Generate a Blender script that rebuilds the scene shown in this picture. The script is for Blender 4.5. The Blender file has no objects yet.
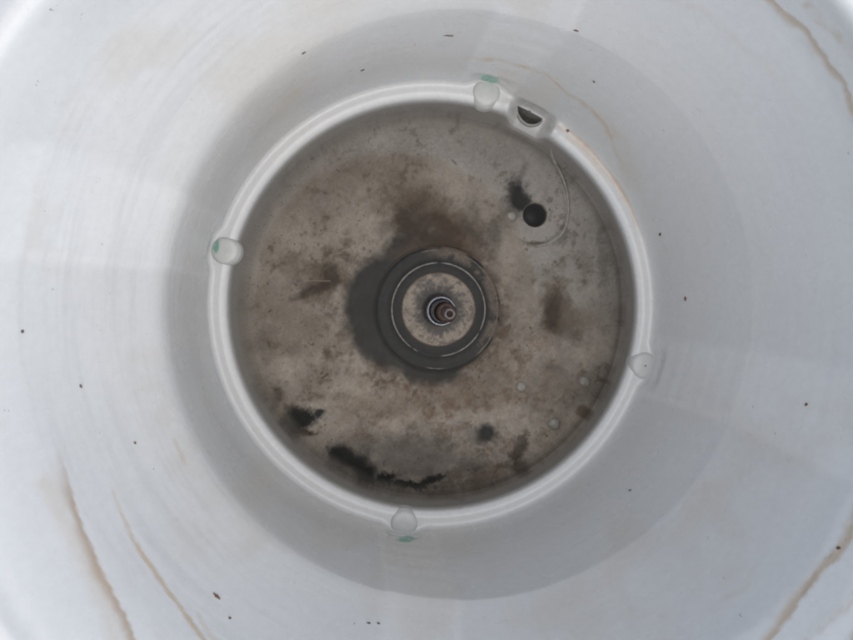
import bpy, bmesh, math, random
import numpy as np
from mathutils import Vector, Matrix, Quaternion

random.seed(7)
rng = np.random.default_rng(11)
S = bpy.context.scene
COL = S.collection

# ------------------------------------------------------------------ camera
F = 644.0                      # focal length in photo pixels (853 x 640)
CX, CY = 426.5, 320.0
VX, VY = 405.0, 300.0          # where the plumb line under the camera meets the picture
ZC = 0.36                      # camera height above the inner ledge
vn = Vector(((VX - CX) / F, (CY - VY) / F, -1.0))
Q = vn.rotation_difference(Vector((0, 0, -1)))
cam_d = bpy.data.cameras.new('camera')
cam = bpy.data.objects.new('camera', cam_d); COL.objects.link(cam)
cam.location = (0, 0, ZC); cam.rotation_mode = 'QUATERNION'; cam.rotation_quaternion = Q
cam_d.sensor_fit = 'HORIZONTAL'; cam_d.sensor_width = 36.0
cam_d.lens = F / 853.0 * 36.0
cam_d.clip_start = 0.005; cam_d.clip_end = 50
S.camera = cam

# ------------------------------------------------------------------ light
SUN_DIR = Vector((-0.22, 0.28, -1.0)).normalized()     # direction the light travels
SUN_EL = math.asin(-SUN_DIR.z)
SUN_AZ = math.atan2(-SUN_DIR.x, -SUN_DIR.y)
w = bpy.data.worlds.new('World'); S.world = w; w.use_nodes = True
nt = w.node_tree; nt.nodes.clear()
sky = nt.nodes.new('ShaderNodeTexSky'); sky.sky_type = 'NISHITA'; sky.sun_disc = False
sky.sun_elevation = SUN_EL; sky.sun_rotation = SUN_AZ
sky.air_density = 1.0; sky.dust_density = 1.5; sky.ozone_density = 1.0
bg = nt.nodes.new('ShaderNodeBackground'); bg.inputs['Strength'].default_value = 0.065
wo = nt.nodes.new('ShaderNodeOutputWorld')
nt.links.new(sky.outputs[0], bg.inputs['Color']); nt.links.new(bg.outputs[0], wo.inputs['Surface'])
sd = bpy.data.lights.new('sun', 'SUN'); sd.energy = 1.7; sd.angle = math.radians(110)
sd.color = (1.0, 0.955, 0.90)
so = bpy.data.objects.new('sun', sd); COL.objects.link(so)
so.rotation_mode = 'QUATERNION'; so.rotation_quaternion = Vector((0, 0, -1)).rotation_difference(SUN_DIR)
so.location = (0.3, -0.3, 1.5)
S.view_settings.view_transform = 'Standard'; S.view_settings.look = 'None'
S.view_settings.gamma = 1.0; S.view_settings.use_curve_mapping = False
S.view_settings.exposure = 0.84
S.cycles.filter_width = 2.0

# ------------------------------------------------------------------ helpers
Rm = np.array(Q.to_matrix())
def unproj(px, py, d):
    """picture coordinates -> place on the level d metres below the camera"""
    v = Rm @ np.array([(px - CX) / F, (CY - py) / F, -1.0])
    v = v / -v[2] * d
    return np.array([v[0], v[1], ZC - d])
def proj(P):
    L = (P - np.array([0, 0, ZC])) @ Rm
    return CX + F * L[..., 0] / -L[..., 2], CY - F * L[..., 1] / -L[..., 2]

_T = rng.random((48, 48, 48))
def vnoise(x, y, z):
    xi, yi, zi = np.floor(x).astype(int), np.floor(y).astype(int), np.floor(z).astype(int)
    fx, fy, fz = x - xi, y - yi, z - zi
    fx, fy, fz = [f * f * (3 - 2 * f) for f in (fx, fy, fz)]
    r = 0
    for i in (0, 1):
        for j in (0, 1):
            for k in (0, 1):
                r = r + _T[(xi + i) % 48, (yi + j) % 48, (zi + k) % 48] * (fx if i else 1 - fx) * (fy if j else 1 - fy) * (fz if k else 1 - fz)
    return r
def fbm(x, y, z=0.0, o=5, g=0.55):
    x = np.asarray(x, float); y = np.asarray(y, float); z = np.zeros_like(x) + z
    a, s, n, f = 1.0, 0.0, 0.0, 1.0
    for i in range(o):
        cr_, sr_ = math.cos(0.6 + 0.9 * i), math.sin(0.6 + 0.9 * i)
        s = s + a * vnoise((x * cr_ - y * sr_) * f + 7.3 * i, (x * sr_ + y * cr_) * f + 3.1 * i, z * f + 5.7 * i); n += a; a *= g; f *= 2.03
    return s / n
def sm(a, b, x):
    t = np.clip((x - a) / (b - a), 0, 1); return t * t * (3 - 2 * t)
def mixc(c, col, m):
    return c * (1 - m[:, None]) + np.array(col)[None, :] * m[:, None]
def polydist(X, Y, pts):
    """distance and signed side to a polyline, plus run 0..1"""
    best = np.full(X.shape, 1e9); side = np.zeros_like(best); run = np.zeros_like(best)
    n = len(pts) - 1
    for i in range(n):
        ax, ay = pts[i]; bx, by = pts[i + 1]
        dx, dy = bx - ax, by - ay
        t = np.clip(((X - ax) * dx + (Y - ay) * dy) / (dx * dx + dy * dy), 0, 1)
        ex, ey = X - ax - t * dx, Y - ay - t * dy
        dd = np.hypot(ex, ey); m = dd < best
        best[m] = dd[m]; side[m] = np.sign(dx * ey - dy * ex)[m]; run[m] = ((i + t) / n)[m]
    return best, side, run
def mesh_np(name, V, Fc, col=None, smooth=True):
    me = bpy.data.meshes.new(name)
    V = np.asarray(V, np.float32); Fc = np.asarray(Fc, np.int32)
    k = Fc.shape[1]
    me.vertices.add(len(V)); me.vertices.foreach_set('co', V.ravel())
    me.loops.add(Fc.size); me.loops.foreach_set('vertex_index', Fc.ravel())
    me.polygons.add(len(Fc)); me.polygons.foreach_set('loop_start', np.arange(0, Fc.size, k, dtype=np.int32))
    me.polygons.foreach_set('loop_total', np.full(len(Fc), k, np.int32))
    if smooth: me.polygons.foreach_set('use_smooth', np.ones(len(Fc), bool))
    me.update(calc_edges=True); me.validate()
    if col is not None:
        a = me.color_attributes.new('dirt', 'FLOAT_COLOR', 'POINT')  # dirt colours, with some painted shade and reflection among them
        c = np.ones((len(V), 4), np.float32); c[:, :3] = col
        a.data.foreach_set('color', c.ravel())
    return me
def obj(name, me, mat, parent=None, label=None, cat=None, group=None, kind=None):
    o = bpy.data.objects.new(name, me); COL.objects.link(o)
    if mat is not None: me.materials.append(mat)
    if parent: o.parent = parent
    if label: o['label'] = label
    if cat: o['category'] = cat
    if group: o['group'] = group
    if kind: o['kind'] = kind
    return o
def thing(name, label, cat, loc=(0, 0, 0), group=None):
    o = bpy.data.objects.new(name, None); COL.objects.link(o); o.location = loc; o.empty_display_size = 0.01
    o['label'] = label; o['category'] = cat
    if group: o['group'] = group
    return o
def lathe(prof, n=96, c=(0, 0, 0), wob=0.0, cap=False):
    """prof: (r, z) list turned about c"""
    th = np.linspace(0, 2 * math.pi, n, endpoint=False)
    V = []
    for r, z in prof:
        rr = r * (1 + wob * np.sin(3 * th + r * 900))
        V.append(np.stack([c[0] + rr * np.cos(th), c[1] + rr * np.sin(th), np.full(n, c[2] + z)], 1))
    V = np.concatenate(V); Fc = []
    m = len(prof)
    i = np.arange(n); j = (i + 1) % n
    for k in range(m - 1):
        Fc.append(np.stack([k * n + i, k * n + j, (k + 1) * n + j, (k + 1) * n + i], 1))
    return V, np.concatenate(Fc)

# ------------------------------------------------------------------ materials
def mat(name, base=(0.5, 0.5, 0.5), rough=0.4, metal=0.0, attr=False, bump=0.0, bscale=900, rvar=0.0, spec=0.5, grain=0.0, gscale=600, coat=0.0):
    m = bpy.data.materials.new(name); m.use_nodes = True
    t = m.node_tree; b = t.nodes['Principled BSDF']; L = t.links
    b.inputs['Roughness'].default_value = rough; b.inputs['Metallic'].default_value = metal
    b.inputs['Specular IOR Level'].default_value = spec
    b.inputs['Coat Weight'].default_value = coat; b.inputs['Coat Roughness'].default_value = 0.12
    tc = t.nodes.new('ShaderNodeTexCoord')
    if attr:
        src = t.nodes.new('ShaderNodeVertexColor'); src.layer_name = 'dirt'  # holds dirt colours plus painted shade and reflection
    else:
        src = t.nodes.new('ShaderNodeRGB'); src.outputs[0].default_value = (*base, 1)
    out = src.outputs[0]
    if grain:
        n = t.nodes.new('ShaderNodeTexNoise'); n.inputs['Scale'].default_value = gscale; n.inputs['Detail'].default_value = 6
        L.new(tc.outputs['Object'], n.inputs['Vector'])
        mr = t.nodes.new('ShaderNodeMapRange'); mr.inputs[1].default_value = 0.3; mr.inputs[2].default_value = 0.7
        mr.inputs[3].default_value = 1 - grain; mr.inputs[4].default_value = 1 + grain
        L.new(n.outputs[0], mr.inputs[0])
        vm = t.nodes.new('ShaderNodeVectorMath'); vm.operation = 'SCALE'
        L.new(out, vm.inputs[0]); L.new(mr.outputs[0], vm.inputs['Scale']); out = vm.outputs[0]
    L.new(out, b.inputs['Base Color'])
    if bump:
        n = t.nodes.new('ShaderNodeTexNoise'); n.inputs['Scale'].default_value = bscale; n.inputs['Detail'].default_value = 4
        L.new(tc.outputs['Object'], n.inputs['Vector'])
        bp = t.nodes.new('ShaderNodeBump'); bp.inputs['Strength'].default_value = bump; bp.inputs['Distance'].default_value = 0.0005
        L.new(n.outputs[0], bp.inputs['Height']); L.new(bp.outputs[0], b.inputs['Normal'])
    if rvar:
        n = t.nodes.new('ShaderNodeTexNoise'); n.inputs['Scale'].default_value = 45; n.inputs['Detail'].default_value = 5
        L.new(tc.outputs['Object'], n.inputs['Vector'])
        mr = t.nodes.new('ShaderNodeMapRange'); mr.inputs[1].default_value = 0.3; mr.inputs[2].default_value = 0.7
        mr.inputs[3].default_value = rough - rvar; mr.inputs[4].default_value = rough + rvar
        L.new(n.outputs[0], mr.inputs[0]); L.new(mr.outputs[0], b.inputs['Roughness'])
    return m
M_wall = mat('aged_white_plastic', rough=0.28, attr=True, bump=0.10, bscale=260, rvar=0.08, grain=0.02, gscale=350)
def specks(m, scale, lo, hi, amt):
    t = m.node_tree; b = t.nodes['Principled BSDF']; src = b.inputs['Base Color'].links[0].from_socket
    tc_ = t.nodes.new('ShaderNodeTexCoord'); n = t.nodes.new('ShaderNodeTexNoise'); n.inputs['Scale'].default_value = scale; n.inputs['Detail'].default_value = 3
    n.inputs['Roughness'].default_value = 0.6
    t.links.new(tc_.outputs['Object'], n.inputs['Vector'])
    mr = t.nodes.new('ShaderNodeMapRange'); mr.inputs[1].default_value = lo; mr.inputs[2].default_value = hi; mr.inputs[4].default_value = amt
    t.links.new(n.outputs[0], mr.inputs[0])
    mx = t.nodes.new('ShaderNodeMix'); mx.data_type = 'RGBA'; t.links.new(mr.outputs[0], mx.inputs[0]); t.links.new(src, mx.inputs[6])
    mx.inputs[7].default_value = (0.16, 0.12, 0.08, 1); t.links.new(mx.outputs[2], b.inputs['Base Color'])
specks(M_wall, 330, 0.715, 0.78, 0.6)
M_floor = mat('silted_plastic_floor', rough=0.6, spec=0.12, attr=True, bump=0.15, bscale=500, rvar=0.1, grain=0.10, gscale=900)
M_pad = mat('pad_plastic', rough=0.30, attr=True, bump=0.1, bscale=300, grain=0.02)
M_plas = mat('grey_white_plastic', base=(0.26, 0.25, 0.228), rough=0.4, bump=0.15, grain=0.10)
M_dark = mat('dark_pipe_inside', base=(0.035, 0.034, 0.033), rough=0.5)
M_slot = mat('slimy_slot_inside', base=(0.34, 0.325, 0.30), rough=0.35, bump=0.3, grain=0.3)
M_rub = mat('black_rubber', attr=True, rough=0.5, spec=0.18, bump=0.3, grain=0.25)
M_rib_glint = mat('pale_rib_highlight', base=(0.22, 0.205, 0.19), rough=0.5, grain=0.5, gscale=500)  # pale colour standing in for highlights on the rubber ribs
M_seal = mat('scaled_seal_disc', rough=0.5, attr=True, bump=0.6, bscale=1200, grain=0.15, gscale=1300)
M_steel = mat('worn_steel', base=(0.24, 0.245, 0.265), rough=0.28, metal=0.85, bump=0.5, bscale=1500, grain=0.35, gscale=1200, rvar=0.1)
M_rust = mat('wet_rust', base=(0.062, 0.036, 0.028), rough=0.3, metal=0.1, bump=0.9, bscale=1600, grain=0.5, gscale=1100)
M_bolt = mat('rusty_steel', base=(0.12, 0.10, 0.095), rough=0.3, metal=0.6, bump=0.8, bscale=1600, grain=0.5, gscale=1100)
M_fleck = mat('dark_fleck', base=(0.15, 0.125, 0.105), rough=0.7, bump=0.5, grain=0.4)

# ------------------------------------------------------------------ the tub wall
def sec(cx, cy, rpx, d):
    c = unproj(cx, cy, d); return [c[0], c[1], rpx * d / F, ZC - d]
A = (465, 318); B = (463, 309); R0 = (434, 307)
norm = [sec(455, 348, 1500, 0.256), sec(455, 348, 700, 0.212), sec(455, 348, 600, 0.1940), sec(455, 348, 545, 0.1890), sec(455, 348, 528, 0.1897), sec(455, 348, 515, 0.1935), sec(460, 334, 490, 0.2000),
        sec(*A, 440, 0.2166), sec(*B, 296, 0.2830),
        sec(*R0, 224.5, 0.3535), sec(*R0, 221, 0.3561), sec(*R0, 218.5, 0.3562), sec(*R0, 212, 0.3556), sec(*R0, 205.5, 0.3578),
        sec(*R0, 202.5, 0.3640), sec(*R0, 193.5, 0.3860), sec(*R0, 189.5, 0.3940), sec(435, 307.5, 185, 0.3980), sec(436, 308, 180, 0.4003), sec(436, 308, 173, 0.4030)]
ntch = [list(k) for k in norm]
for i, (rp, d) in {9: (225, 0.354), 10: (222.5, 0.3640), 11: (220, 0.3690), 12: (212, 0.3715), 13: (203, 0.3745),
                   14: (196.5, 0.3795), 15: (193, 0.3875), 16: (189, 0.3945), 17: (185, 0.3985), 18: (180, 0.4004), 19: (173, 0.4030)}.items():
    ntch[i] = sec(*R0, rp, d)
norm = np.array(norm); ntch = np.array(ntch)
seg = np.hypot(np.diff(norm[:, 2]), np.diff(norm[:, 3]))
s_key = np.concatenate([[0], np.cumsum(seg)])
fine0 = s_key[9] - 0.002
s = np.concatenate([np.arange(0, s_key[8] - 0.002, 0.0010), np.arange(s_key[8] - 0.002, fine0, 0.0009), np.arange(fine0, s_key[-1], 0.00045)])
def samp(K, crisp=1.0):
    P = np.stack([np.interp(s, s_key, K[:, i]) for i in range(4)], 1)
    # rounded corners: box smoothing of a uniform resample
    su = np.arange(-0.01, s_key[-1] + 0.01, 0.0002)
    out = []
    for i in range(4):
        u = np.interp(su, s_key, K[:, i])
        # continue linearly past the ends
        u = np.where(su < 0, K[0, i] + (K[1, i] - K[0, i]) / (s_key[1] - s_key[0]) * su, u)
        u = np.where(su > s_key[-1], K[-1, i] + (K[-1, i] - K[-2, i]) / (s_key[-1] - s_key[-2]) * (su - s_key[-1]), u)
        def g(sig):
            kx = np.arange(-60, 61) * 0.0002; k = np.exp(-kx ** 2 / (2 * sig * sig)); k /= k.sum()
            return np.interp(s, su, np.convolve(np.pad(u, 60, mode='edge'), k, mode='valid'))
        a, b_ = g(0.0022 if crisp == 1 else 0.0045), g(0.0008)
        f = sm(s_key[8] + 0.004, s_key[8] + 0.02, s)
        # crisp at the crease, soft at the rim
        f = f * sm(s_key[8] + (1 - crisp) * 0.02, s_key[8] + 0.02 + (1 - crisp) * 0.01, s); f = np.maximum(f, crisp * np.exp(-((s - s_key[8]) / 0.006) ** 2))
        g2_ = g(0.0016); fi = np.exp(-((s - s_key[13] - 0.002) / 0.005) ** 2)
        out.append((a * (1 - f) + b_ * f) * (1 - fi) + g2_ * fi)
    return np.stack(out, 1)
PN, PT, PL = samp(norm), samp(ntch), samp(norm, 0.0)
NT = 1500
th = np.linspace(0, 2 * math.pi, NT, endpoint=False)          # picture angle, clockwise from +x
deg = np.degrees(th)
def angd(a): return (deg - a + 180) % 360 - 180
PADS = [(645.5, 365.8), (404, 524.5), (224, 250.5), (486.8, 92)]
pad_ang = [math.degrees(math.atan2(y - R0[1], x - R0[0])) % 360 for x, y in PADS]
nd = angd(-62.8)
wn = sm(7.2, 3.2, np.abs(nd + 0.0))                              # the gap in the ledge
Pg = PN[:, None, :] * (1 - wn[None, :, None]) + PT[:, None, :] * wn[None, :, None]
wleft = sm(110, 60, np.abs(angd(200)))[None, :, None] * sm(s_key[5], s_key[6], s)[:, None, None] * sm(s_key[9] - 0.001, s_key[9] - 0.012, s)[:, None, None]
Pg = Pg * (1 - wleft) + PL[:, None, :] * wleft
Sg = np.repeat(s[:, None], NT, 1); Tg = np.repeat(th[None, :], len(s), 0); Dg = np.degrees(Tg)
rad = Pg[..., 2].copy()
# flat pilasters above each pad, with faint moulded cross lines
wl = sm(s_key[6], s_key[7], Sg) * sm(s_key[9] + 0.001, s_key[9] - 0.004, Sg)
for a in pad_ang:
    dd = np.abs((Dg - a + 180) % 360 - 180)
    pil = sm(8.0, 6.0, dd)
    rad -= 0.0006 * pil * wl
    low = sm(s_key[8] - 0.01, s_key[8] + 0.01, Sg) * wl
    rad -= 0.00004 * pil * low * np.sin((Sg - s_key[8]) / 0.0105 * 2 * math.pi)
    rad += 0.0030 * sm(6.6, 2.4, dd) * sm(s_key[9] - 0.016, s_key[9] - 0.006, Sg) * sm(s_key[11] + 0.002, s_key[11] - 0.001, Sg)
# slow unevenness of an old moulding
nx, ny = np.cos(Tg), np.sin(Tg)
rad += 0.0008 * (fbm(nx * 2.5 + 9, ny * 2.5 + 9, Sg * 14 + 3, 3) - 0.5) * sm(s_key[1], s_key[4], Sg) * sm(s_key[9], s_key[9] - 0.02, Sg)
rad += 0.00008 * (fbm(nx * 2 + 9, ny * 2 + 9, Sg * 260 + 3, 2) - 0.5) * wl
# the rounded ends of the ledge swell slightly beside the gap
sw = np.exp(-((np.abs(nd) - 7.2) / 1.6) ** 2)[None, :] * np.exp(-((Sg - s_key[12]) / 0.005) ** 2)
X = Pg[..., 0] + rad * np.cos(Tg); Y = Pg[..., 1] - rad * np.sin(Tg); Z = Pg[..., 3] + 0.0020 * sw
Pw = np.stack([X, Y, Z], -1).reshape(-1, 3)
u, v = proj(Pw)
sv = Sg.ravel(); tv = Tg.ravel(); dv = np.degrees(tv); snx, sny = np.cos(tv), np.sin(tv)
# ---- dirt on the wall, plus painted shade and reflection streaks (albedo only)
c = np.tile(np.array([[0.80, 0.805, 0.785]]), (len(Pw), 1))
n1 = fbm(u / 60, v / 60, 1.0, 5); n2 = fbm(u / 14, v / 14, 4.0, 4); n3 = fbm(u / 4, v / 4, 8.0, 3)
streak = fbm(snx * 3 + 20, sny * 3 + 20, sv * 420, 4)           # long scum lines running round the tub
streak2 = fbm(snx * 7 + 20, sny * 7 + 20, sv * 900, 3)
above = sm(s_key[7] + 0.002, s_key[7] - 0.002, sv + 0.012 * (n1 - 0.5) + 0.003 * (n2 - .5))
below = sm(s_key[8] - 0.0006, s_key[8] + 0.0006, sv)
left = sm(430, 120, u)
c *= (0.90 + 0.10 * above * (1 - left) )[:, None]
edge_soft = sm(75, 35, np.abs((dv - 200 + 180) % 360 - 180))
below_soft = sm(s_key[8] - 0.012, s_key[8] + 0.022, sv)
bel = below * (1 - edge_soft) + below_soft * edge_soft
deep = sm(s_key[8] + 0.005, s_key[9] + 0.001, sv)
c *= (1 - 0.075 * bel - (0.10 + 0.07 * edge_soft) * deep)[:, None] * (1 - np.array([[0.012, 0.006, 0.0]]) * (bel + deep)[:, None])  # shade of the lower wall, deepening toward the ledge, painted as darker albedo
c *= (1 - (0.012 + 0.045 * left) * sm(0.50, 0.72, streak) * (1 - above))[:, None]
c *= (1 - (0.010 + 0.03 * left) * sm(0.52, 0.75, streak2) * (1 - above))[:, None]
c *= (0.97 + 0.06 * n1)[:, None]
for a_ in pad_ang:
    dd_ = np.abs((dv - a_ + 180) % 360 - 180); on = sm(s_key[6], s_key[7], sv) * sm(s_key[10], s_key[9], sv)
    c *= (1 + (0.075 * sm(9, 5, dd_) + 0.04 * np.exp(-((dd_ - 7) / 0.8) ** 2)) * on)[:, None]  # pale reflection streaks above the pads, painted as lighter albedo
c = mixc(c, (0.58, 0.50, 0.38), 0.22 * sm(0.54, 0.75, fbm(u / 90 + 5, v / 90, 12.0, 4)) * (1 - above))
U0, V0 = u, v
def line_stain(pts, width, col, amt, soft_side=0, wob=4, soft=3.0, seed=0, patchy=0.0, ends=(0.08, 0.0)):
    R_ = width * max(soft, 1) * 1.5 + 2 * wob + 4
    ax_, ay_ = [p[0] for p in pts], [p[1] for p in pts]
    near = np.where((U0 > min(ax_) - R_) & (U0 < max(ax_) + R_) & (V0 > min(ay_) - R_) & (V0 < max(ay_) + R_))[0]
    u, v = U0[near], V0[near]
    wu = u + wob * (fbm(u / 22, v / 22, 20 + seed, 4) - 0.5) * 2; wv = v + wob * (fbm(u / 22, v / 22, 30 + seed, 4) - 0.5) * 2
    d, sd_, run = polydist(wu, wv, pts)
    wd = width * (0.6 + 0.9 * fbm(u / 26, v / 26, 40 + seed, 3))
    m = sm(wd, wd * 0.25, d)
    if soft_side: m = np.where(sd_ * soft_side > 0, sm(wd * soft, 0, d) ** 1.6 , sm(wd * 0.55, wd * 0.1, d))
    if patchy: m = m * (1 - patchy + patchy * sm(0.40, 0.62, fbm(u / 12, v / 12, 50 + seed, 4)))
    if ends[0]: m = m * sm(0, ends[0], run)
    if ends[1]: m = m * sm(1, 1 - ends[1], run)
    c[near] = mixc(c[near], col, np.clip(m * amt, 0, 1))
BR = (0.42, 0.30, 0.19); OC = (0.55, 0.42, 0.27)
line_stain([(58, 440), (68, 488), (80, 522), (95, 560), (110, 590), (124, 612), (134, 645)], 5.5, BR, 0.75, soft_side=1, seed=1, wob=3, soft=2.6, ends=(0.25, 0.02))
line_stain([(40, 470), (70, 530), (100, 590), (118, 650)], 14, OC, 0.22, seed=2)
line_stain([(108, 480), (124, 520), (136, 548)], 2.6, OC, 0.55, seed=3, wob=2, patchy=0.5, ends=(.2, .1))
line_stain([(134, 540), (148, 562), (168, 592), (188, 618), (212, 650)], 3.2, OC, 0.75, seed=4, wob=2)
line_stain([(170, 430), (180, 452), (190, 470)], 3, OC, 0.35, seed=5, ends=(.3, .3))
line_stain([(196, 612), (226, 660)], 4, OC, 0.3, seed=6)
line_stain([(862, 500), (848, 540), (820, 575), (798, 603), (764, 648)], 6.5, OC, 0.78, soft_side=1, seed=7, wob=5, soft=2.0)
line_stain([(836, 545), (800, 600)], 3, BR, 0.45, seed=17, wob=4, patchy=0.7, ends=(.2, .2))
line_stain([(760, 560), (745, 585), (700, 620)], 5, OC, 0.16, seed=8, patchy=0.6, ends=(.3, .3))
line_stain([(860, 590), (825, 618), (800, 650)], 9, OC, 0.45, seed=9, patchy=0.8)
line_stain([(868, 612), (845, 650)], 6, BR, 0.5, seed=10, patchy=0.8)
line_stain([(752, -14), (775, 4), (805, 28), (826, 56), (845, 85), (862, 124)], 5.0, OC, 0.7, soft_side=1, seed=11, wob=5, soft=1.9)
line_stain([(800, 2), (835, 32), (870, 75)], 7, OC, 0.42, seed=12, patchy=0.7)
line_stain([(660, -5), (700, 10), (760, 60), (800, 110)], 5, OC, 0.12, seed=13, patchy=0.5)
line_stain([(455, 58), (500, 60), (545, 74), (590, 108), (612, 135), (628, 200)], 2.6, (0.50, 0.38, 0.22), 0.5, seed=14, wob=3, patchy=0.6, ends=(.15, .3))
line_stain([(590, 100), (625, 150), (640, 200)], 12, OC, 0.22, seed=15, patchy=0.7, ends=(.3, .3))
line_stain([(330, 66), (300, 90), (270, 120)], 6, OC, 0.16, seed=16, patchy=0.6, ends=(.3, .3))
for q_ in range(16):
    a0_ = random.uniform(0, 6.28); r0_ = random.uniform(250, 440); da_ = random.uniform(.06, .3); dr_ = random.uniform(-16, 16)
    line_stain([(462 + (r0_ + dr_ * t_) * math.cos(a0_ + da_ * t_), 312 + (r0_ + dr_ * t_) * math.sin(a0_ + da_ * t_)) for t_ in (0, .33, .66, 1)], random.uniform(1.0, 1.8), (0.5, 0.49, 0.46), random.uniform(.10, .26), seed=60 + q_, wob=1.5, patchy=.7, ends=(.3, .3))
# orange staining on the ledge right of the gap
line_stain([(557, 124), (572, 133), (595, 155), (622, 192), (642, 238), (652, 290)], 4.0, (0.47, 0.33, 0.20), 0.62, seed=18, wob=2, patchy=0.35, ends=(0.02, .45))
line_stain([(565, 135), (590, 160), (612, 190)], 6, OC, 0.35, seed=19, patchy=0.5, ends=(.1, .4))
# ledge cleaner and whiter, lower wall silted towards the water
led = sm(s_key[9] - 0.001, s_key[9] + 0.002, sv) * sm(s_key[13] + 0.003, s_key[13], sv)

c = mixc(c, (0.61, 0.61, 0.595), 0.95 * led * (0.9 + 0.3 * n2 - 0.1).clip(0, 1) * sm(55, 80, np.hypot(u - 600, v - 180)))
wsub = sm(s_key[13], s_key[14] + 0.004, sv)
c = mixc(c, (0.30, 0.282, 0.255), 0.95 * wsub)
c *= (1 - 0.25 * sm(0.5, 0.75, n2) * wsub * sm(s_key[14], s_key[15], sv))[:, None]
wnv = np.tile(wn, len(s))
c = mixc(c, (0.56, 0.55, 0.52), 0.75 * wnv * sm(s_key[10], s_key[11], sv))
c *= (0.98 + 0.04 * n3)[:, None]
# green smears on the plastic beside three pads
for gx, gy, ga, gr in [(489, 79, 0.2, 12), (217, 248, 1.7, 9), (406, 539, 0.0, 11)]:
    dx, dy = u - gx, v - gy
    a_ = dx * math.cos(ga) + dy * math.sin(ga); b_ = -dx * math.sin(ga) + dy * math.cos(ga)
    q = np.hypot(a_ / gr, b_ / (gr * 0.35)) + 0.7 * (fbm(u / 5, v / 5, 60.0, 3) - 0.5)
    c = mixc(c, (0.13, 0.38, 0.28), 0.75 * sm(1.05, 0.6, q))
c = np.clip(c, 0.01, 0.9)
# ---- faces, leaving the slot open
nr = len(s)
I, J = np.meshgrid(np.arange(nr - 1), np.arange(NT), indexing='ij'); J2 = (J + 1) % NT
Fq = np.stack([I * NT + J, I * NT + J2, (I + 1) * NT + J2, (I + 1) * NT + J], -1).reshape(-1, 4)
srow = np.repeat((s[:-1] + s[1:]) / 2, NT)
SL = np.array([(517.5, 105.5), (530, 111), (542.5, 118.5), (541, 121.5), (536, 124.2), (529, 124.5), (522.5, 120.5), (518, 113)])
def inside(px, py, poly):
    r = np.zeros(px.shape, bool); n = len(poly)
    for i in range(n):
        x1, y1 = poly[i]; x2, y2 = poly[(i + 1) % n]
        cnd = ((y1 > py) != (y2 > py)) & (px < (x2 - x1) * (py - y1) / (y2 - y1 + 1e-9) + x1)
        r ^= cnd
    return r
fu, fv = u[Fq].mean(1), v[Fq].mean(1)
cut = inside(fu, fv, SL) & (srow > s_key[10])
Fw = Fq[~cut]; srow = srow[~cut]
tub = thing('washer_tub', 'deep round white plastic spin tub with brown waterline stains, seen straight from above', 'washer tub', tuple(unproj(*R0, 0.405)))
tubinv = Matrix.Translation(-Vector(tub.location))
TL = np.array(tub.location)
def part(name, Vv, Ff, m, parent=tub, col=None, label=None, smooth=True, kind=None):
    me = mesh_np(name, np.asarray(Vv) - TL, Ff, col, smooth)
    return obj(name, me, m, parent, label=label, kind=kind)
def cutout(name, m, lo, hi, label=None):
    f = Fw[(srow >= lo) & (srow < hi)]
    ids, inv = np.unique(f, return_inverse=True)
    return part(name, Pw[ids], inv.reshape(f.shape), m, col=c_wall[ids], label=label)
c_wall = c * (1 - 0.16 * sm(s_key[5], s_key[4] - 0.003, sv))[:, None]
wall_pts, wall_u, wall_v = Pw, u, v

# slot below the gap in the ledge: a D shaped pipe mouth with a rounded lip
def tube_from_poly(poly, d_top, depth, steps, grow):
    """poly in picture coords at depth d_top; steps = (grow_px, dz)"""
    V = []; n = len(poly) * 6
    t = np.linspace(0, len(poly), n, endpoint=False)
    k = t.astype(int); f = t - k
    P = np.array(poly)
    def cr(a):
        p0, p1, p2, p3 = P[(k - 1) % len(P)], P[k % len(P)], P[(k + 1) % len(P)], P[(k + 2) % len(P)]
        ff = f[:, None]
        return 0.5 * (2 * p1 + (p2 - p0) * ff + (2 * p0 - 5 * p1 + 4 * p2 - p3) * ff ** 2 + (3 * p1 - p0 - 3 * p2 + p3) * ff ** 3)
    C_ = cr(0); cen = C_.mean(0)
    for g, dz in steps:
        dirv = (C_ - cen); L_ = np.linalg.norm(dirv, axis=1, keepdims=True)
        q = C_ + dirv / L_ * g
        V.append(np.array([unproj(a, b, d_top) for a, b in q]) + np.array([0, 0, dz]))
    V = np.concatenate(V); Fc = []
    i = np.arange(n); j = (i + 1) % n
    for r in range(len(steps) - 1):
        Fc.append(np.stack([r * n + i, r * n + j, (r + 1) * n + j, (r + 1) * n + i], 1))
    return V, np.concatenate(Fc), n
V_, F_, n_ = tube_from_poly(SL, 0.3712, 0, [(2.2, -0.0012), (1.6, 0.0003), (0.6, 0.0009), (-0.5, 0.0004), (-1.0, -0.0010), (-1.0, -0.004)], 0)
part('slot_lip', V_, F_, M_plas)
V_, F_, n_ = tube_from_poly(SL, 0.3712, 0, [(-0.8, -0.001), (-0.8, -0.014), (-3.0, -0.0165), (-8.0, -0.017)], 0)
part('outlet_slot', V_, F_, M_slot, label='dark outlet slot in the gap of the ledge')

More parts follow.
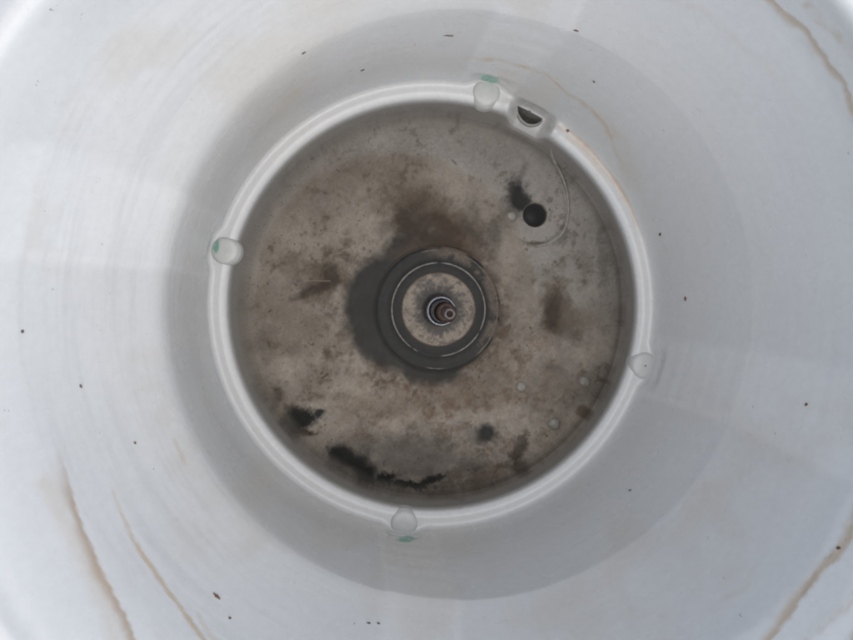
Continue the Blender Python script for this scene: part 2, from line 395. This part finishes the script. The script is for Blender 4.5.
# ------------------------------------------------------------------ the floor
D0 = 0.400
fc = unproj(436.5, 308, D0)
G = 570; Rf = 0.1185
gx = np.linspace(-Rf, Rf, G)
GX, GY = np.meshgrid(gx, gx, indexing='xy')
P = np.stack([fc[0] + GX.ravel(), fc[1] + GY.ravel(), np.full(G * G, ZC - D0)], 1)
u, v = proj(P)
SC = unproj(438.5, 309.5, D0)                 # shaft centre on the floor
HC = (535, 215)
u_all, v_all = u, v
def fel(cx, cy, a, b, ang=0, soft=0.35, rough=0.5, sc=14, seed=0, fine=0.28):
    R_ = max(a, b) * (1 + soft + rough) + 3
    out = np.zeros(len(u_all)); near = np.where((np.abs(u_all - cx) < R_) & (np.abs(v_all - cy) < R_))[0]
    u, v = u_all[near], v_all[near]
    t = math.radians(ang); dx, dy = u - cx, v - cy
    A_ = dx * math.cos(t) + dy * math.sin(t); B_ = -dx * math.sin(t) + dy * math.cos(t)
    q = np.hypot(A_ / a, B_ / b) + rough * 2 * (fbm(u / sc, v / sc, 70.0 + seed, 5, 0.62) - 0.5)
    q = q + fine * (fbm(u / 3.5, v / 3.5, 170.0 + seed, 4, 0.6) - 0.5)
    out[near] = sm(1 + soft, 1 - soft, q); return out
# height: a teardrop sump running from the gap in the ledge to the drain hole
cap0, cap1 = np.array([531, 118.0]), np.array([535, 213.0])
ab = cap1 - cap0; tt = ((u - cap0[0]) * ab[0] + (v - cap0[1]) * ab[1]) / (ab @ ab); tt = np.clip(tt, 0, 1)
bow = 6 * np.sin(tt * math.pi)
sdf = np.hypot(u - cap0[0] - tt * ab[0], v - cap0[1] - tt * ab[1]) - (19 + 12 * sm(0, 1, tt) - 3 * np.sin(tt * math.pi) ** 2)
h = np.zeros(len(u))
lsd = sm(522, 540, u + 0.25 * (v - 200))
h -= 0.0016 * (sm(1.5, -3, sdf) * lsd + sm(9, -12, sdf) * (1 - lsd)) * sm(0.1, 0.35, tt)
sx = (u > 531) * 1.0
h += 0.0010 * np.exp(-((sdf - 1.5) / 1.6) ** 2) * lsd * sm(252, 236, v)
rS = np.hypot(P[:, 0] - SC[0], P[:, 1] - SC[1]) * F / D0
h -= 0.0016 * sm(66, 62, rS)
rE = np.hypot(u - 435.5, v - 307.8)
h -= 0.0015 * sm(182, 188, rE)
h += 0.0005 * (fbm(u / 20, v / 20, 90.0, 5) - 0.5) + 0.00025 * (fbm(u / 5, v / 5, 95.0, 3) - 0.5)
sil = fbm(u / 26, v / 26, 2.0, 6, 0.6); fin = fbm(u / 7, v / 7, 6.0, 5, 0.65); spk = fbm(u / 2.3, v / 2.3, 9.0, 3, 0.6); big = fbm(u / 70, v / 70, 15.0, 4)
c = np.tile(np.array([[0.300, 0.268, 0.232]]), (len(u), 1))
# grey veil of the water's reflection outside its circle, painted into the floor colour
refl_veil = sm(-6, 6, np.hypot(u - 395, v - 292) - 139 + 5 * (fin - 0.5))
c = mixc(c, (0.33, 0.318, 0.30), 0.8 * refl_veil * sm(400, 230, v))
refl_edge = np.exp(-((np.hypot(u - 395, v - 292) - 141 + 4 * (fin - .5)) / 1.6) ** 2)
c = mixc(c, (0.36, 0.345, 0.32), 0.30 * refl_edge)  # bright rim of that reflection, painted in as well
c *= (0.82 + 0.36 * big)[:, None]
BRN = (0.050, 0.033, 0.022); BLK = (0.019, 0.020, 0.019); TAU = (0.140, 0.110, 0.082); GRY = (0.095, 0.088, 0.078)
c = mixc(c, TAU, 0.60 * sm(0.44, 0.70, 0.65 * sil + 0.35 * fin) * (1 - 0.75 * refl_veil * (v < 250)))
c = mixc(c, BRN, 0.50 * sm(0.50, 0.74, fin) * sm(0.42, 0.60, sil))
lowr = sm(150, 60, np.hypot(u - 450, v - 385))
c = mixc(c, (0.16, 0.105, 0.07), 0.75 * lowr * sm(0.44, 0.62, fbm(u / 9, v / 9, 44.0, 6, .66)))
c = mixc(c, (0.42, 0.37, 0.31), 0.5 * lowr * sm(0.52, 0.38, fbm(u / 12, v / 12, 48.0, 6, .66)))
c = mixc(c, (0.40, 0.355, 0.30), 0.45 * sm(0.50, 0.35, sil) * sm(260, 360, v))
SP = [  # cx, cy, a, b, ang, soft, rough, scale, colour, amount
 (430, 232, 34, 26, 20, .5, .9, 16, BRN, .75), (455, 228, 36, 24, 40, .5, 1., 12, TAU, .8), (415, 215, 22, 30, -30, .5, 1., 12, TAU, .7),
 (452, 236, 10, 26, -35, .5, .8, 8, (0.16, 0.10, 0.06), .55),
 (470, 222, 8, 22, 10, .5, .9, 9, GRY, .5), (424, 240, 20, 10, 60, .6, .9, 7, BRN, .95), (405, 222, 7, 18, -25, .6, .9, 7, BRN, .8), (440, 246, 22, 8, 10, .6, .8, 6, BRN, .9), (476, 236, 12, 8, 30, .7, 1., 6, BRN, .5), (388, 226, 14, 6, -40, .7, 1., 6, BRN, .4), (405, 200, 30, 22, 0, .6, 1.0, 12, TAU, .6),
 (325, 278, 30, 20, -35, .5, 1.0, 14, TAU, .75), (330, 276, 9, 14, 15, .5, .9, 8, BRN, .8), (316, 290, 22, 5, -22, .6, .6, 9, BRN, .75), (302, 286, 10, 6, 0, .5, 1., 6, BRN, .45),
 (295, 265, 16, 10, 30, .6, 1., 9, TAU, .6), (280, 300, 30, 22, 0, .7, 1., 14, TAU, .35),
 (340, 180, 26, 18, 30, .7, 1., 12, TAU, .4), (300, 200, 20, 20, 0, .7, 1., 12, TAU, .3), (380, 165, 40, 16, 0, .7, 1., 12, TAU, .35),
 (556, 306, 15, 30, -12, .5, .9, 13, TAU, .85), (552, 314, 8, 17, 12, .6, .8, 9, BRN, .85), (580, 320, 34, 12, -10, .8, .9, 14, TAU, .55), (572, 335, 22, 8, 30, .6, 1.0, 9, BRN, .3),
 (520, 300, 12, 50, 8, .8, .9, 14, GRY, .35), (603, 262, 5, 26, 0, .7, 1.4, 5, GRY, .55), (600, 225, 3, 20, 8, .7, 1.4, 5, GRY, .45),
 (299, 421, 12, 12, 40, .35, .8, 10, BLK, .92), (308, 418, 16, 7, -10, .6, 1., 8, BLK, .6), (305, 432, 9, 3, 10, .5, .9, 4, BRN, .85),
 (278, 394, 5, 7, 0, .6, .8, 5, BRN, .65),
 (346, 457, 22, 8, 18, .35, .8, 9, BLK, .92), (364, 470, 13, 8, 35, .4, .8, 9, BLK, .9), (338, 452, 10, 6, 0, .4, .8, 6, BLK, .8),
 (405, 462, 46, 26, 4, .6, 1.0, 14, GRY, .78), (440, 452, 40, 20, 0, .7, 1., 12, GRY, .65), (380, 455, 30, 18, 0, .6, 1., 10, GRY, .5), (450, 470, 30, 12, 0, .7, 1., 10, GRY, .5),
 (486, 434, 9, 8, 10, .4, .6, 8, BLK, .88), (474, 438, 12, 7, 0, .6, 1., 6, GRY, .6), (432, 480, 14, 4, -16, .5, 1., 5, BLK, .7), (405, 484, 22, 3.5, 6, .6, 1.3, 4, BLK, .65), (385, 478, 10, 5, 0, .6, 1.2, 5, BLK, .5),
 (519, 447, 7, 16, 22, .5, .9, 8, BRN, .75), (515, 466, 14, 5, -5, .6, 1., 6, BRN, .6), (478, 466, 8, 6, 0, .6, 1.2, 5, BRN, .5), (460, 485, 26, 4, -8, .7, 1.2, 6, TAU, .5),
 (582, 411, 6, 6, 0, .3, .4, 6, (0.15, 0.105, 0.07), .75), (556, 370, 16, 5, 25, .6, 1.2, 5, GRY, .5), (540, 385, 26, 22, 0, .8, 1., 10, TAU, .35),
 (460, 395, 34, 14, 0, .8, 1.1, 10, (0.17, .115, .075), .5), (400, 405, 44, 14, 0, .8, 1.1, 12, (0.19, .135, .095), .45), (300, 330, 34, 20, 10, .8, 1.1, 10, TAU, .4), (290, 350, 14, 8, 0, .7, 1., 7, TAU, .45),
 (262, 345, 16, 10, 60, .7, 1., 8, TAU, .4), (480, 380, 24, 20, -30, .8, 1.1, 9, TAU, .5), (500, 345, 18, 24, 0, .8, 1.1, 9, TAU, .5),
 # around the drain
 (519, 196, 10, 17, -32, .4, .8, 8, BLK, .75), (514, 204, 12, 9, 0, .5, .8, 7, GRY, .7), (523, 172, 3, 11, 20, .6, .8, 6, GRY, .7), (562, 238, 8, 3.5, -35, .5, .8, 5, GRY, .7), (537, 244, 12, 2.5, 0, .6, 1.2, 4, TAU, .7),
 (499, 226, 8, 26, 28, .6, .9, 9, GRY, .55), (492, 240, 9, 14, 0, .6, .9, 8, GRY, .5), (545, 196, 3, 12, 10, .8, 1.2, 5, GRY, .3),
]
PRI = {TAU: 0, GRY: 1, BRN: 3, BLK: 4}
for k, (a0, a1, a2, a3, a4, so_, ro, scl, colr, am) in enumerate(sorted(SP, key=lambda q: PRI.get(q[8], 2))):
    if colr == GRY: am *= 0.72; so_ = 0.8
    if colr == BLK: am, a2, a3, so_ = 1.0, a2 * 1.10, a3 * 1.06, 0.55
    c = mixc(c, np.array(colr) * 0.85, min(1.0, am * 1.2) * ((0.72 + 0.55 * (fin - 0.22)) if colr != BLK else (0.9 + fin)).clip(0, 1) * fel(a0, a1, a2, a3, a4, so_, ro, scl, seed=k * 1.7))
c = mixc(c, (0.27, 0.262, 0.24), 0.65 * sm(2, -4, sdf) * sm(0.45, 0.15, tt))
# the black bloom spreading to the left of the seal
blk = np.maximum.reduce([fel(400, 312, 54, 67, 0, .13, .22, 34, 3, fine=.05), fel(425, 350, 46, 34, 20, .18, .3, 26, 5, fine=.05), fel(408, 262, 26, 30, 20, .25, .4, 22, 7, fine=.05)])
blk = np.maximum(blk, sm(66, 58, rS + 10 * (fin - .5)) * sm(520, 455, u))
c = mixc(c, BLK, 0.93 * blk)
c = mixc(c, (0.10, 0.068, 0.05), 0.6 * blk * fel(428, 250, 30, 16, 0, .6, 1.0, 10, 8))
halo = np.maximum(fel(400, 312, 64, 78, 0, .5, .8, 14, 3), sm(84, 60, rS + 20 * (fin - .5)))
c = mixc(c, BRN, 0.75 * halo * (1 - blk) * sm(.3, .6, fin))
# speckle, scratches, grit, and a water glint painted as a short pale line
c *= (0.90 + 0.20 * spk)[:, None] * (0.78 + 0.44 * fin)[:, None]
c = mixc(c, (0.045, 0.038, 0.032), 0.65 * sm(0.735, 0.80, fbm(u / 3.2, v / 3.2, 33.0, 3, .6)) * sm(.45, .6, big + .1))
for x0, y0, x1, y1, wd_, cc in [(305, 280.5, 330, 281, .35, (.36, .31, .26)), (322, 378, 328, 374, 1., BRN), (452, 160, 456, 164, .8, GRY)]:
    d, _, _ = polydist(u, v, [(x0, y0), (x1, y1)]); c = mixc(c, cc, 0.75 * sm(wd_ + .6, wd_ * .3, d) * (0.5 if x0 == 305 else 1))
c = mixc(c, (0.27, 0.252, 0.226), 0.45 * sm(176, 190, rE + 5 * (sil - .5)))
c = np.clip(c, 0.012, 0.6)
c *= np.array([[0.98, 0.965, 0.95]])
P[:, 2] += h
# the curved foot of the wall carries the same silt as the floor it runs into
gi = np.clip(np.round((Pw[:, 0] - fc[0] + Rf) / (2 * Rf) * (G - 1)).astype(int), 0, G - 1)
gj = np.clip(np.round((Pw[:, 1] - fc[1] + Rf) / (2 * Rf) * (G - 1)).astype(int), 0, G - 1)
wf = sm(s_key[14] + 0.012, s_key[15] + 0.004, sv)[:, None]
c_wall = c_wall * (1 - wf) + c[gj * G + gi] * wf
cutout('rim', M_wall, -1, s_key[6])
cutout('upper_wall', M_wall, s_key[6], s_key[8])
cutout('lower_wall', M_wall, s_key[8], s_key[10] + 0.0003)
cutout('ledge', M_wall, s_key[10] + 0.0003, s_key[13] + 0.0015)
cutout('sump_wall', M_floor, s_key[13] + 0.0015, 9)
keep = (np.hypot(GX, GY).ravel() < 0.1175)
ii, jj = np.meshgrid(np.arange(G - 1), np.arange(G - 1), indexing='ij')
q0 = (ii * G + jj).ravel(); Ff = np.stack([q0, q0 + 1, q0 + G + 1, q0 + G], 1)
ok = keep[Ff].all(1)
hp = unproj(*HC, D0 + 0.002)
dh = np.hypot(P[:, 0] - hp[0], P[:, 1] - hp[1])
ok &= ~(dh[Ff].mean(1) < 0.0078)
ok &= ~(rS[Ff].mean(1) < 59)
Ff = Ff[ok]; ids, inv = np.unique(Ff, return_inverse=True)
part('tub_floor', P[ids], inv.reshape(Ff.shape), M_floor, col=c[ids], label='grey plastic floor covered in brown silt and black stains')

# moulded ridge curling from the right end of the ledge round the drain
rp_ = [(552, 130, .3600), (553.5, 138, .3680), (551.5, 148, .3790), (552.5, 156, .3880), (557, 166, .3945), (562, 176, .3975), (566.5, 190, .3985), (568.5, 205, .3990), (567, 222, .3992), (561, 235, .3994), (549, 243, .3996), (535, 246, .4000)]
RP = []
for i_ in range(len(rp_) - 1):
    for t_ in np.linspace(0, 1, 6, endpoint=False):
        p0_, p1_, p2_, p3_ = [np.array(rp_[max(0, min(len(rp_) - 1, i_ + o_))]) for o_ in (-1, 0, 1, 2)]
        RP.append(0.5 * (2 * p1_ + (p2_ - p0_) * t_ + (2 * p0_ - 5 * p1_ + 4 * p2_ - p3_) * t_ ** 2 + (3 * p1_ - p0_ - 3 * p2_ + p3_) * t_ ** 3))
W_ = np.array([unproj(a_, b_, d_) for a_, b_, d_ in RP]); nR = len(W_)
Tn = np.gradient(W_, axis=0); Tn /= np.linalg.norm(Tn, axis=1, keepdims=True)
Sd = np.cross(Tn, [0, 0, 1.0]); Sd /= np.linalg.norm(Sd, axis=1, keepdims=True); Up = np.cross(Sd, Tn)
rr_ = np.interp(np.arange(nR), [0, nR * .35, nR - 1], [0.0013, 0.0010, 0.0004])[:, None]
ridge_V = np.stack([W_ + Sd * rr_ * math.cos(a_) + Up * rr_ * 0.9 * math.sin(a_) for a_ in np.linspace(-0.5, math.pi + 0.5, 9)], 1).reshape(-1, 3)
ridge_F = np.array([(i_ * 9 + q_, i_ * 9 + q_ + 1, i_ * 9 + q_ + 10, i_ * 9 + q_ + 9) for i_ in range(nR - 1) for q_ in range(8)])
part('moulded_ridge', ridge_V, ridge_F, mat('ridge_plastic', base=(0.30, 0.285, 0.255), rough=0.45, grain=0.2, gscale=400))
# drain hole
V_, F_ = lathe([(0.0100, -0.0016), (0.0090, -0.0002), (0.0080, 0.0001), (0.0074, -0.0006), (0.0072, -0.0025)], 72, hp)
part('drain_collar', V_, F_, mat('dirty_collar', base=(0.17, 0.155, 0.135), rough=0.6, grain=0.35, gscale=500))
V_, F_ = lathe([(0.0076, -0.0004), (0.0074, -0.006), (0.0070, -0.020), (0.0001, -0.021)], 72, hp)
part('drain_hole', V_, F_, M_dark, label='round dark drain hole in the sump')
# little round studs on the floor
for (px, py, rp) in [(511.5, 216, 5.0), (521.5, 387, 5.4), (585, 382, 5.8), (554.5, 424, 6.2)]:
    r = rp * D0 / F; cpt = unproj(px, py, D0 - 0.001)
    V_, F_ = lathe([(r * 1.25, -0.0020), (r * 1.1, -0.0010), (r * 0.95, -0.0002), (r * 0.8, 0.0006), (r * 0.5, 0.0010), (0.0001, 0.0011)], 40, cpt)
    part('floor_stud', V_, F_, mat('stud_plastic', base=(0.27, 0.25, 0.22), rough=0.4, grain=0.25, gscale=500, bump=0.4))
# round pads straddling the ledge
for k, (px, py) in enumerate(PADS):
    dpad = 0.3540
    cpt = unproj(px, py, dpad)
    ro = [(16.2, -0.0024), (15.2, -0.0012), (14.2, -0.0003), (12.8, 0.0004), (11.0, 0.0008), (9, 0.0010), (5, 0.0012), (1.5, 0.0012), (0.1, 0.0012)]
    prof = [(16.6 * dpad / F, -0.008)] + [(a * dpad / F, b - 0.001) for a, b in ro]
    # refine rings
    pr = []
    for a, b in zip(prof[:-1], prof[1:]):
        for t in np.linspace(0, 1, 4, endpoint=False): pr.append((a[0] + (b[0] - a[0]) * t, a[1] + (b[1] - a[1]) * t))
    pr.append(prof[-1])
    V_, F_ = lathe([(a_ * 0.92, b_ - 0.0002) for a_, b_ in pr], 96, cpt, wob=0.01)
    pu, pv = proj(V_)
    pc = np.tile(np.array([[0.50, 0.505, 0.485]]), (len(V_), 1)) * (0.93 + 0.14 * fbm(pu / 6, pv / 6, 3. + k, 4))[:, None]
    rr = np.hypot(pu - px, pv - py)
    pc = mixc(pc, (0.40, 0.40, 0.375), 0.25 * np.exp(-((rr - 13.0) / 1.6) ** 2))
    g = {1: (406, 538, 0.05, 11.5), 2: (216.5, 247, 1.75, 10), 3: (489.5, 78.5, 0.15, 12)}.get(k)
    lab = 'round grey pad with a tiny dark dot at its centre'
    if g:
        dx, dy = pu - g[0], pv - g[1]
        a_ = dx * math.cos(g[2]) + dy * math.sin(g[2]); b_ = -dx * math.sin(g[2]) + dy * math.cos(g[2])
        q = np.hypot(a_ / g[3], b_ / (g[3] * 0.36)) + 0.8 * (fbm(pu / 4, pv / 4, 60.0, 3) - 0.5)
        pc = mixc(pc, (0.10, 0.32, 0.24), 0.85 * sm(1.0, 0.45, q))
        lab = 'round grey pad with a green smear on its outer edge'
    else:
        pc = mixc(pc, (0.05, 0.05, 0.04), 0.8 * sm(1.4, 0.6, rr))
        pc = mixc(pc, (0.36, 0.42, 0.33), 0.25 * sm(0, 8, pu - px) * np.exp(-((rr - 14) / 2) ** 2))
    part('mounting_pad', V_, F_, M_pad, col=np.clip(pc, .01, .9), label=lab)

# ------------------------------------------------------------------ the rubber seal round the shaft
k = D0 / F
seal = thing('shaft_seal', 'flat round seal with scaly pale face and black rubber rings around the shaft', 'seal', tuple(SC + np.array([0, 0, -0.003])))
def pthing(name, parent, origin, Vv, Ff_, m, col=None, label=None):
    me = mesh_np(name, np.asarray(Vv) - np.array(origin), Ff_, col); return obj(name, me, m, parent, label=label)
OR = np.array(seal.location)
V_, F_ = lathe([(65 * k, -0.0034), (63 * k, -0.0014), (60.5 * k, -0.0004), (59 * k, -0.0002), (57 * k, -0.0006), (54 * k, -0.0010), (50 * k, -0.0008), (48 * k, 0.0001), (46.5 * k, 0.0004), (45 * k, 0.0001), (42 * k, -0.0008), (38 * k, -0.0009), (36 * k, -0.0008), (34 * k, -0.002)], 160, SC, wob=0.003)
bu, bv = proj(V_); br = np.hypot(V_[:, 0] - SC[0], V_[:, 1] - SC[1]) / k
bc = np.tile(np.array([[0.024, 0.024, 0.023]]), (len(V_), 1)) * (0.7 + 0.6 * fbm(bu / 6, bv / 6, 21., 4))[:, None]
bc = mixc(bc, (0.125, 0.098, 0.080), sm(48, 56, br) * sm(445, 480, bu + 0.5 * (310 - bv)) * sm(.36, .52, fbm(bu / 9, bv / 9, 22., 5)))
pthing('rubber_bellows', seal, OR, V_, F_, M_rub, col=bc)
def arc_ring(r, segs, hw, zc):
    V = []; Fs = []; o = 0
    for a0, a1 in segs:
        n = max(6, int(abs(a1 - a0) / 2.0)); a = np.radians(np.linspace(a0, a1, n))
        wv_ = hw * (0.55 + 0.7 * fbm(np.cos(a) * 6 + 9, np.sin(a) * 6 + 9, r * 500, 3)) * np.minimum(1, np.minimum(np.arange(n) + .15, np.arange(n)[::-1] + .15) / 3)
        ring = []
        for kk, (dr, dz) in enumerate([(-1, 0), (-.5, .8), (.5, .8), (1, 0)]):
            rr = r + dr * wv_
            ring.append(np.stack([SC[0] + rr * np.cos(a), SC[1] - rr * np.sin(a), SC[2] + zc + dz * wv_], 1))
        V.append(np.stack(ring, 1).reshape(-1, 3))
        for i in range(n - 1):
            for q in range(3):
                b = o + i * 4 + q; Fs.append((b, b + 1, b + 5, b + 4))
        o += n * 4
    return np.concatenate(V), np.array(Fs)
V_, F_ = arc_ring(46.6 * k, [(-235, -90), (-88, 28), (30, 88), (116, 124)], 0.00050, 0.0004)
pthing('inner_rib_highlight', seal, OR, V_, F_, M_rib_glint, label='thin pale ring painted as a highlight on the rubber, broken at the bottom')  # highlight on the inner rib, built as a pale strip
V_, F_ = arc_ring(59.5 * k, [(-108, -88), (-66, 52), (82, 104)], 0.00035, -0.0002)
pthing('outer_rib_highlight', seal, OR, V_, F_, mat('faint_rib_highlight', base=(0.15, 0.12, 0.10), rough=0.5, grain=0.5))  # fainter highlight on the outer rib, also a pale strip
# scaly disc
pr = [(37.5, -0.0020), (37.2, -0.0004), (36.3, 0.0003)] + [(r_, 0.0004) for r_ in np.arange(35.6, 17, -0.8)] + [(16, 0.0002), (15, -0.0004), (13, -0.002)]
V_, F_ = lathe([(a * k, b) for a, b in pr], 220, SC, wob=0.004)
du, dv_ = proj(V_); rr = np.hypot(V_[:, 0] - SC[0], V_[:, 1] - SC[1]) / k
V_[:, 2] += 0.0004 * (fbm(du / 4, dv_ / 4, 2.0, 4) - 0.5)
dc = np.tile(np.array([[0.27, 0.225, 0.18]]), (len(V_), 1)) * (0.65 + 0.7 * fbm(du / 9, dv_ / 9, 5.0, 5, .65))[:, None]
ang = np.arctan2(dv_ - 309.5, du - 438.5)
darkr = sm(30, 19, rr + 13 * (fbm(np.cos(ang) * 5 + 9, np.sin(ang) * 5 + 9, rr * .1, 4, .7) - .5) * 2)
dc = mixc(dc, (0.035, 0.032, 0.030), 0.9 * darkr)
dc = mixc(dc, (0.06, 0.052, 0.047), 0.7 * sm(0.50, 0.66, fbm(du / 6, dv_ / 6, 11.0, 5, .7)) )
dc = mixc(dc, (0.05, 0.045, 0.042), 0.55 * sm(-0.2, -0.8, np.cos(ang - 0.9)) * sm(0.42, 0.6, fbm(du / 7, dv_ / 7, 14., 4)))
dc = mixc(dc, (0.04, 0.035, 0.03), 0.7 * sm(0.70, 0.78, fbm(du / 1.8, dv_ / 1.8, 17., 3)))
dc = mixc(dc, (0.15, 0.09, 0.06), 0.45 * sm(34, 37, rr))
pthing('scaled_disc', seal, OR, V_, F_, M_seal, col=np.clip(dc, .012, .6), label='pale mottled disc with a sooty centre')

# ------------------------------------------------------------------ the drive shaft
shaft = thing('drive_shaft', 'rusty metal drive shaft standing in a bright steel sleeve in the centre of the tub', 'shaft', tuple(SC + np.array([0, 0, -0.005])))
OS = np.array(shaft.location)
lean = np.array([0.0, 0.0])
zt = ZC - 0.380
c1 = unproj(441.6, 311.2, 0.380)
c1[2] = 0
rs = 15.0 * 0.380 / F
V_, F_ = lathe([(rs * 1.02, SC[2] - 0.004), (rs * 1.0, zt - 0.002), (rs * 0.985, zt - 0.0004), (rs * 0.94, zt), (rs * 0.84, zt - 0.0002), (rs * 0.80, zt - 0.0014), (rs * 0.78, zt - 0.006), (rs * 0.45, zt - 0.0062)], 96, c1, wob=0.006)
pthing('sleeve', shaft, OS, V_, F_, M_steel, label='bright worn steel sleeve')
c2 = unproj(446.5, 312.6, 0.350); c2[2] = 0
zb = ZC - 0.350
V_, F_ = lathe([(0.0068, zt - 0.006), (0.0068, zt + 0.0005), (0.0062, zt + 0.0016), (0.0058, zt + 0.0022), (0.0057, zb - 0.008)], 72, c1 * 0.75 + c2 * 0.25, wob=0.01)
pthing('collar', shaft, OS, V_, F_, M_steel)
prof = []
z = zt - 0.004; i = 0
while z < zb - 0.001:
    prof.append((0.0053 + (0.00028 if i % 2 else -0.0001), z)); z += 0.0006; i += 1
prof += [(0.0052, zb), (0.0049, zb + 0.0008), (0.0040, zb + 0.0014), (0.0034, zb + 0.0016)]
V_, F_ = lathe(prof, 64, c2, wob=0.012)
pthing('threaded_stud', shaft, OS, V_, F_, M_rust, label='rust brown threaded shaft end')
c3 = unproj(450.0, 314.2, 0.325); c3[2] = 0; ze = ZC - 0.325
c3b = c2 * 0.25 + c3 * 0.75
V_, F_ = lathe([(0.0034, zb - 0.0005), (0.0033, zb + 0.008), (0.0032, ze - 0.002), (0.0029, ze - 0.0004), (0.0024, ze), (0.0016, ze - 0.0002), (0.0013, ze - 0.0012), (0.0010, ze - 0.003), (0.00005, ze - 0.0034)], 48, c3b, wob=0.01)
pthing('shaft_tip', shaft, OS, V_, F_, M_bolt, label='narrow shaft tip with a centre hole')

# ------------------------------------------------------------------ water
m = bpy.data.materials.new('shallow_murky_water'); m.use_nodes = True
t = m.node_tree; t.nodes.clear()
o_ = t.nodes.new('ShaderNodeOutputMaterial'); tr = t.nodes.new('ShaderNodeBsdfTransparent'); tr.inputs[0].default_value = (0.93, 0.93, 0.915, 1)
gl = t.nodes.new('ShaderNodeBsdfGlossy'); gl.inputs['Roughness'].default_value = 0.0
df = t.nodes.new('ShaderNodeBsdfDiffuse'); df.inputs[0].default_value = (0.42, 0.41, 0.39, 1)
mx0 = t.nodes.new('ShaderNodeMixShader'); mx0.inputs[0].default_value = 0.003
t.links.new(tr.outputs[0], mx0.inputs[1]); t.links.new(df.outputs[0], mx0.inputs[2])
fr = t.nodes.new('ShaderNodeFresnel'); fr.inputs[0].default_value = 1.18
mx = t.nodes.new('ShaderNodeMixShader'); t.links.new(fr.outputs[0], mx.inputs[0])
t.links.new(mx0.outputs[0], mx.inputs[1]); t.links.new(gl.outputs[0], mx.inputs[2])
nz = t.nodes.new('ShaderNodeTexNoise'); nz.inputs['Scale'].default_value = 18
tc = t.nodes.new('ShaderNodeTexCoord'); t.links.new(tc.outputs['Object'], nz.inputs['Vector'])
bp = t.nodes.new('ShaderNodeBump'); bp.inputs['Strength'].default_value = 0.05; bp.inputs['Distance'].default_value = 0.001
t.links.new(nz.outputs[0], bp.inputs['Height']); t.links.new(bp.outputs[0], gl.inputs['Normal'])
t.links.new(mx.outputs[0], o_.inputs['Surface'])
zw = 0.3925
wc = unproj(435, 307.5, zw)
V_, F_ = lathe([(0.1155, 0), (0.09, 0), (0.05, 0), (0.02, 0), (0.0001, 0)], 180, (0, 0, 0))
wob_ = obj('water', mesh_np('water', V_, F_), m, kind='structure'); wob_.location = tuple(wc)

# ------------------------------------------------------------------ loose flecks
def wall_at(px, py):
    d = np.hypot(wall_u - px, wall_v - py)
    ids_ = np.argsort(d)[:1]
    i0 = ids_[0]; r, t_ = divmod(i0, NT)
    a = wall_pts[i0]; b = wall_pts[min(r + 1, nr - 1) * NT + t_]; e = wall_pts[r * NT + (t_ + 1) % NT]
    n = np.cross(b - a, e - a); n /= np.linalg.norm(n) + 1e-12
    if n @ (np.array([0, 0, ZC]) - a) < 0: n = -n
    return a, n
FL = [  # px, py, length px, width px, angle, label, colour
 (449, 35, 13, 3.0, 175, 'longest dark fleck, a thin twig on the upper wall above the ledge top', 0),
 (576, 30, 6, 3.0, 150, 'small brown fleck on the upper wall, right of the thin twig', 1),
 (304, 53, 5, 3.0, 150, 'dark crumb on the upper left wall at the edge of the shaded band', 0),
 (362, 70, 6, 2.6, 10, 'dark fleck in the shaded band above the left half of the ledge', 0),
 (660, 234, 2.6, 6.5, 5, 'upright dark green sliver on the wall just right of the ledge', 2),
 (685, 299, 6, 4.5, 60, 'brown crumb on the shaded lower wall right of the ledge', 1),
 (216, 597, 11, 5.5, 50, 'largest brown flake, diamond shaped, low on the wall near the bottom edge', 1),
 (134, 443, 4, 4, 0, 'lone grey dot on the left wall below the middle', 0),
 (22, 331, 4, 5, 0, 'grey dot nearest the left edge of the tub', 0),
 (81, 386, 5, 4, 30, 'dark dot among faint scum streaks on the far left wall', 0),
 (807, 404, 4.5, 4.5, 0, 'brown dot alone on the right wall below the middle', 1),
 (838, 547, 5.5, 4.5, 20, 'brown crumb stuck in the waterline stain at lower right', 1),
 (369, 624, 5, 3, 10, 'left one of two tiny specks at the bottom edge', 0),
 (379, 624, 3.6, 3, 0, 'right one of two tiny specks at the bottom edge', 0),
 (568, 131, 4.5, 4.5, 0, 'red brown crumb on the ledge right of the gap', 1),
 (362, 70.5, 0, 0, 0, '', 0),
 (230, 618, 3.5, 4, 0, 'tiny brown speck right of the lower brown stain line', 1),
 (594, 82, 3.5, 3, 0, 'tiny dark speck on the shaded band above the gap in the ledge', 0),
 (630, 490, 4, 3, 0, 'faint grey speck on the lower right wall outside the ledge', 0),
 (327, 168, 0, 0, 0, '', 0),
]
fm = [M_fleck, mat('brown_fleck', base=(0.17, 0.09, 0.055), rough=0.7, grain=0.4), mat('green_sliver', base=(0.045, 0.055, 0.035), rough=0.6, grain=0.4)]
for (px, py, L_, W_, an, lab, mi) in FL:
    if L_ == 0: continue
    a, n = wall_at(px, py); dcam = ZC - a[2]
    n = Vector(n); t1 = Vector((math.cos(math.radians(an)), -math.sin(math.radians(an)), 0)); t1 = (t1 - n * t1.dot(n)).normalized(); t2 = n.cross(t1)
    hl, hw = L_ * 0.42 * dcam / F, W_ * 0.36 * dcam / F
    bm = bmesh.new(); bmesh.ops.create_icosphere(bm, subdivisions=2, radius=1)
    for vv in bm.verts:
        p = vv.co.copy(); k1 = 0.7 + 0.6 * random.random()
        vv.co = (t1 * p.x * hl * k1 + t2 * p.y * hw * k1 * (1 - 0.5 * abs(p.x)) + n * (p.z * 0.0004 * k1 + 0.0002))
    me = bpy.data.meshes.new('debris_fleck'); bm.to_mesh(me); bm.free()
    o = obj('debris_fleck', me, fm[mi], label=lab, cat='debris fleck', group='flecks of dirt stuck to the tub wall')
    o.location = tuple(a)
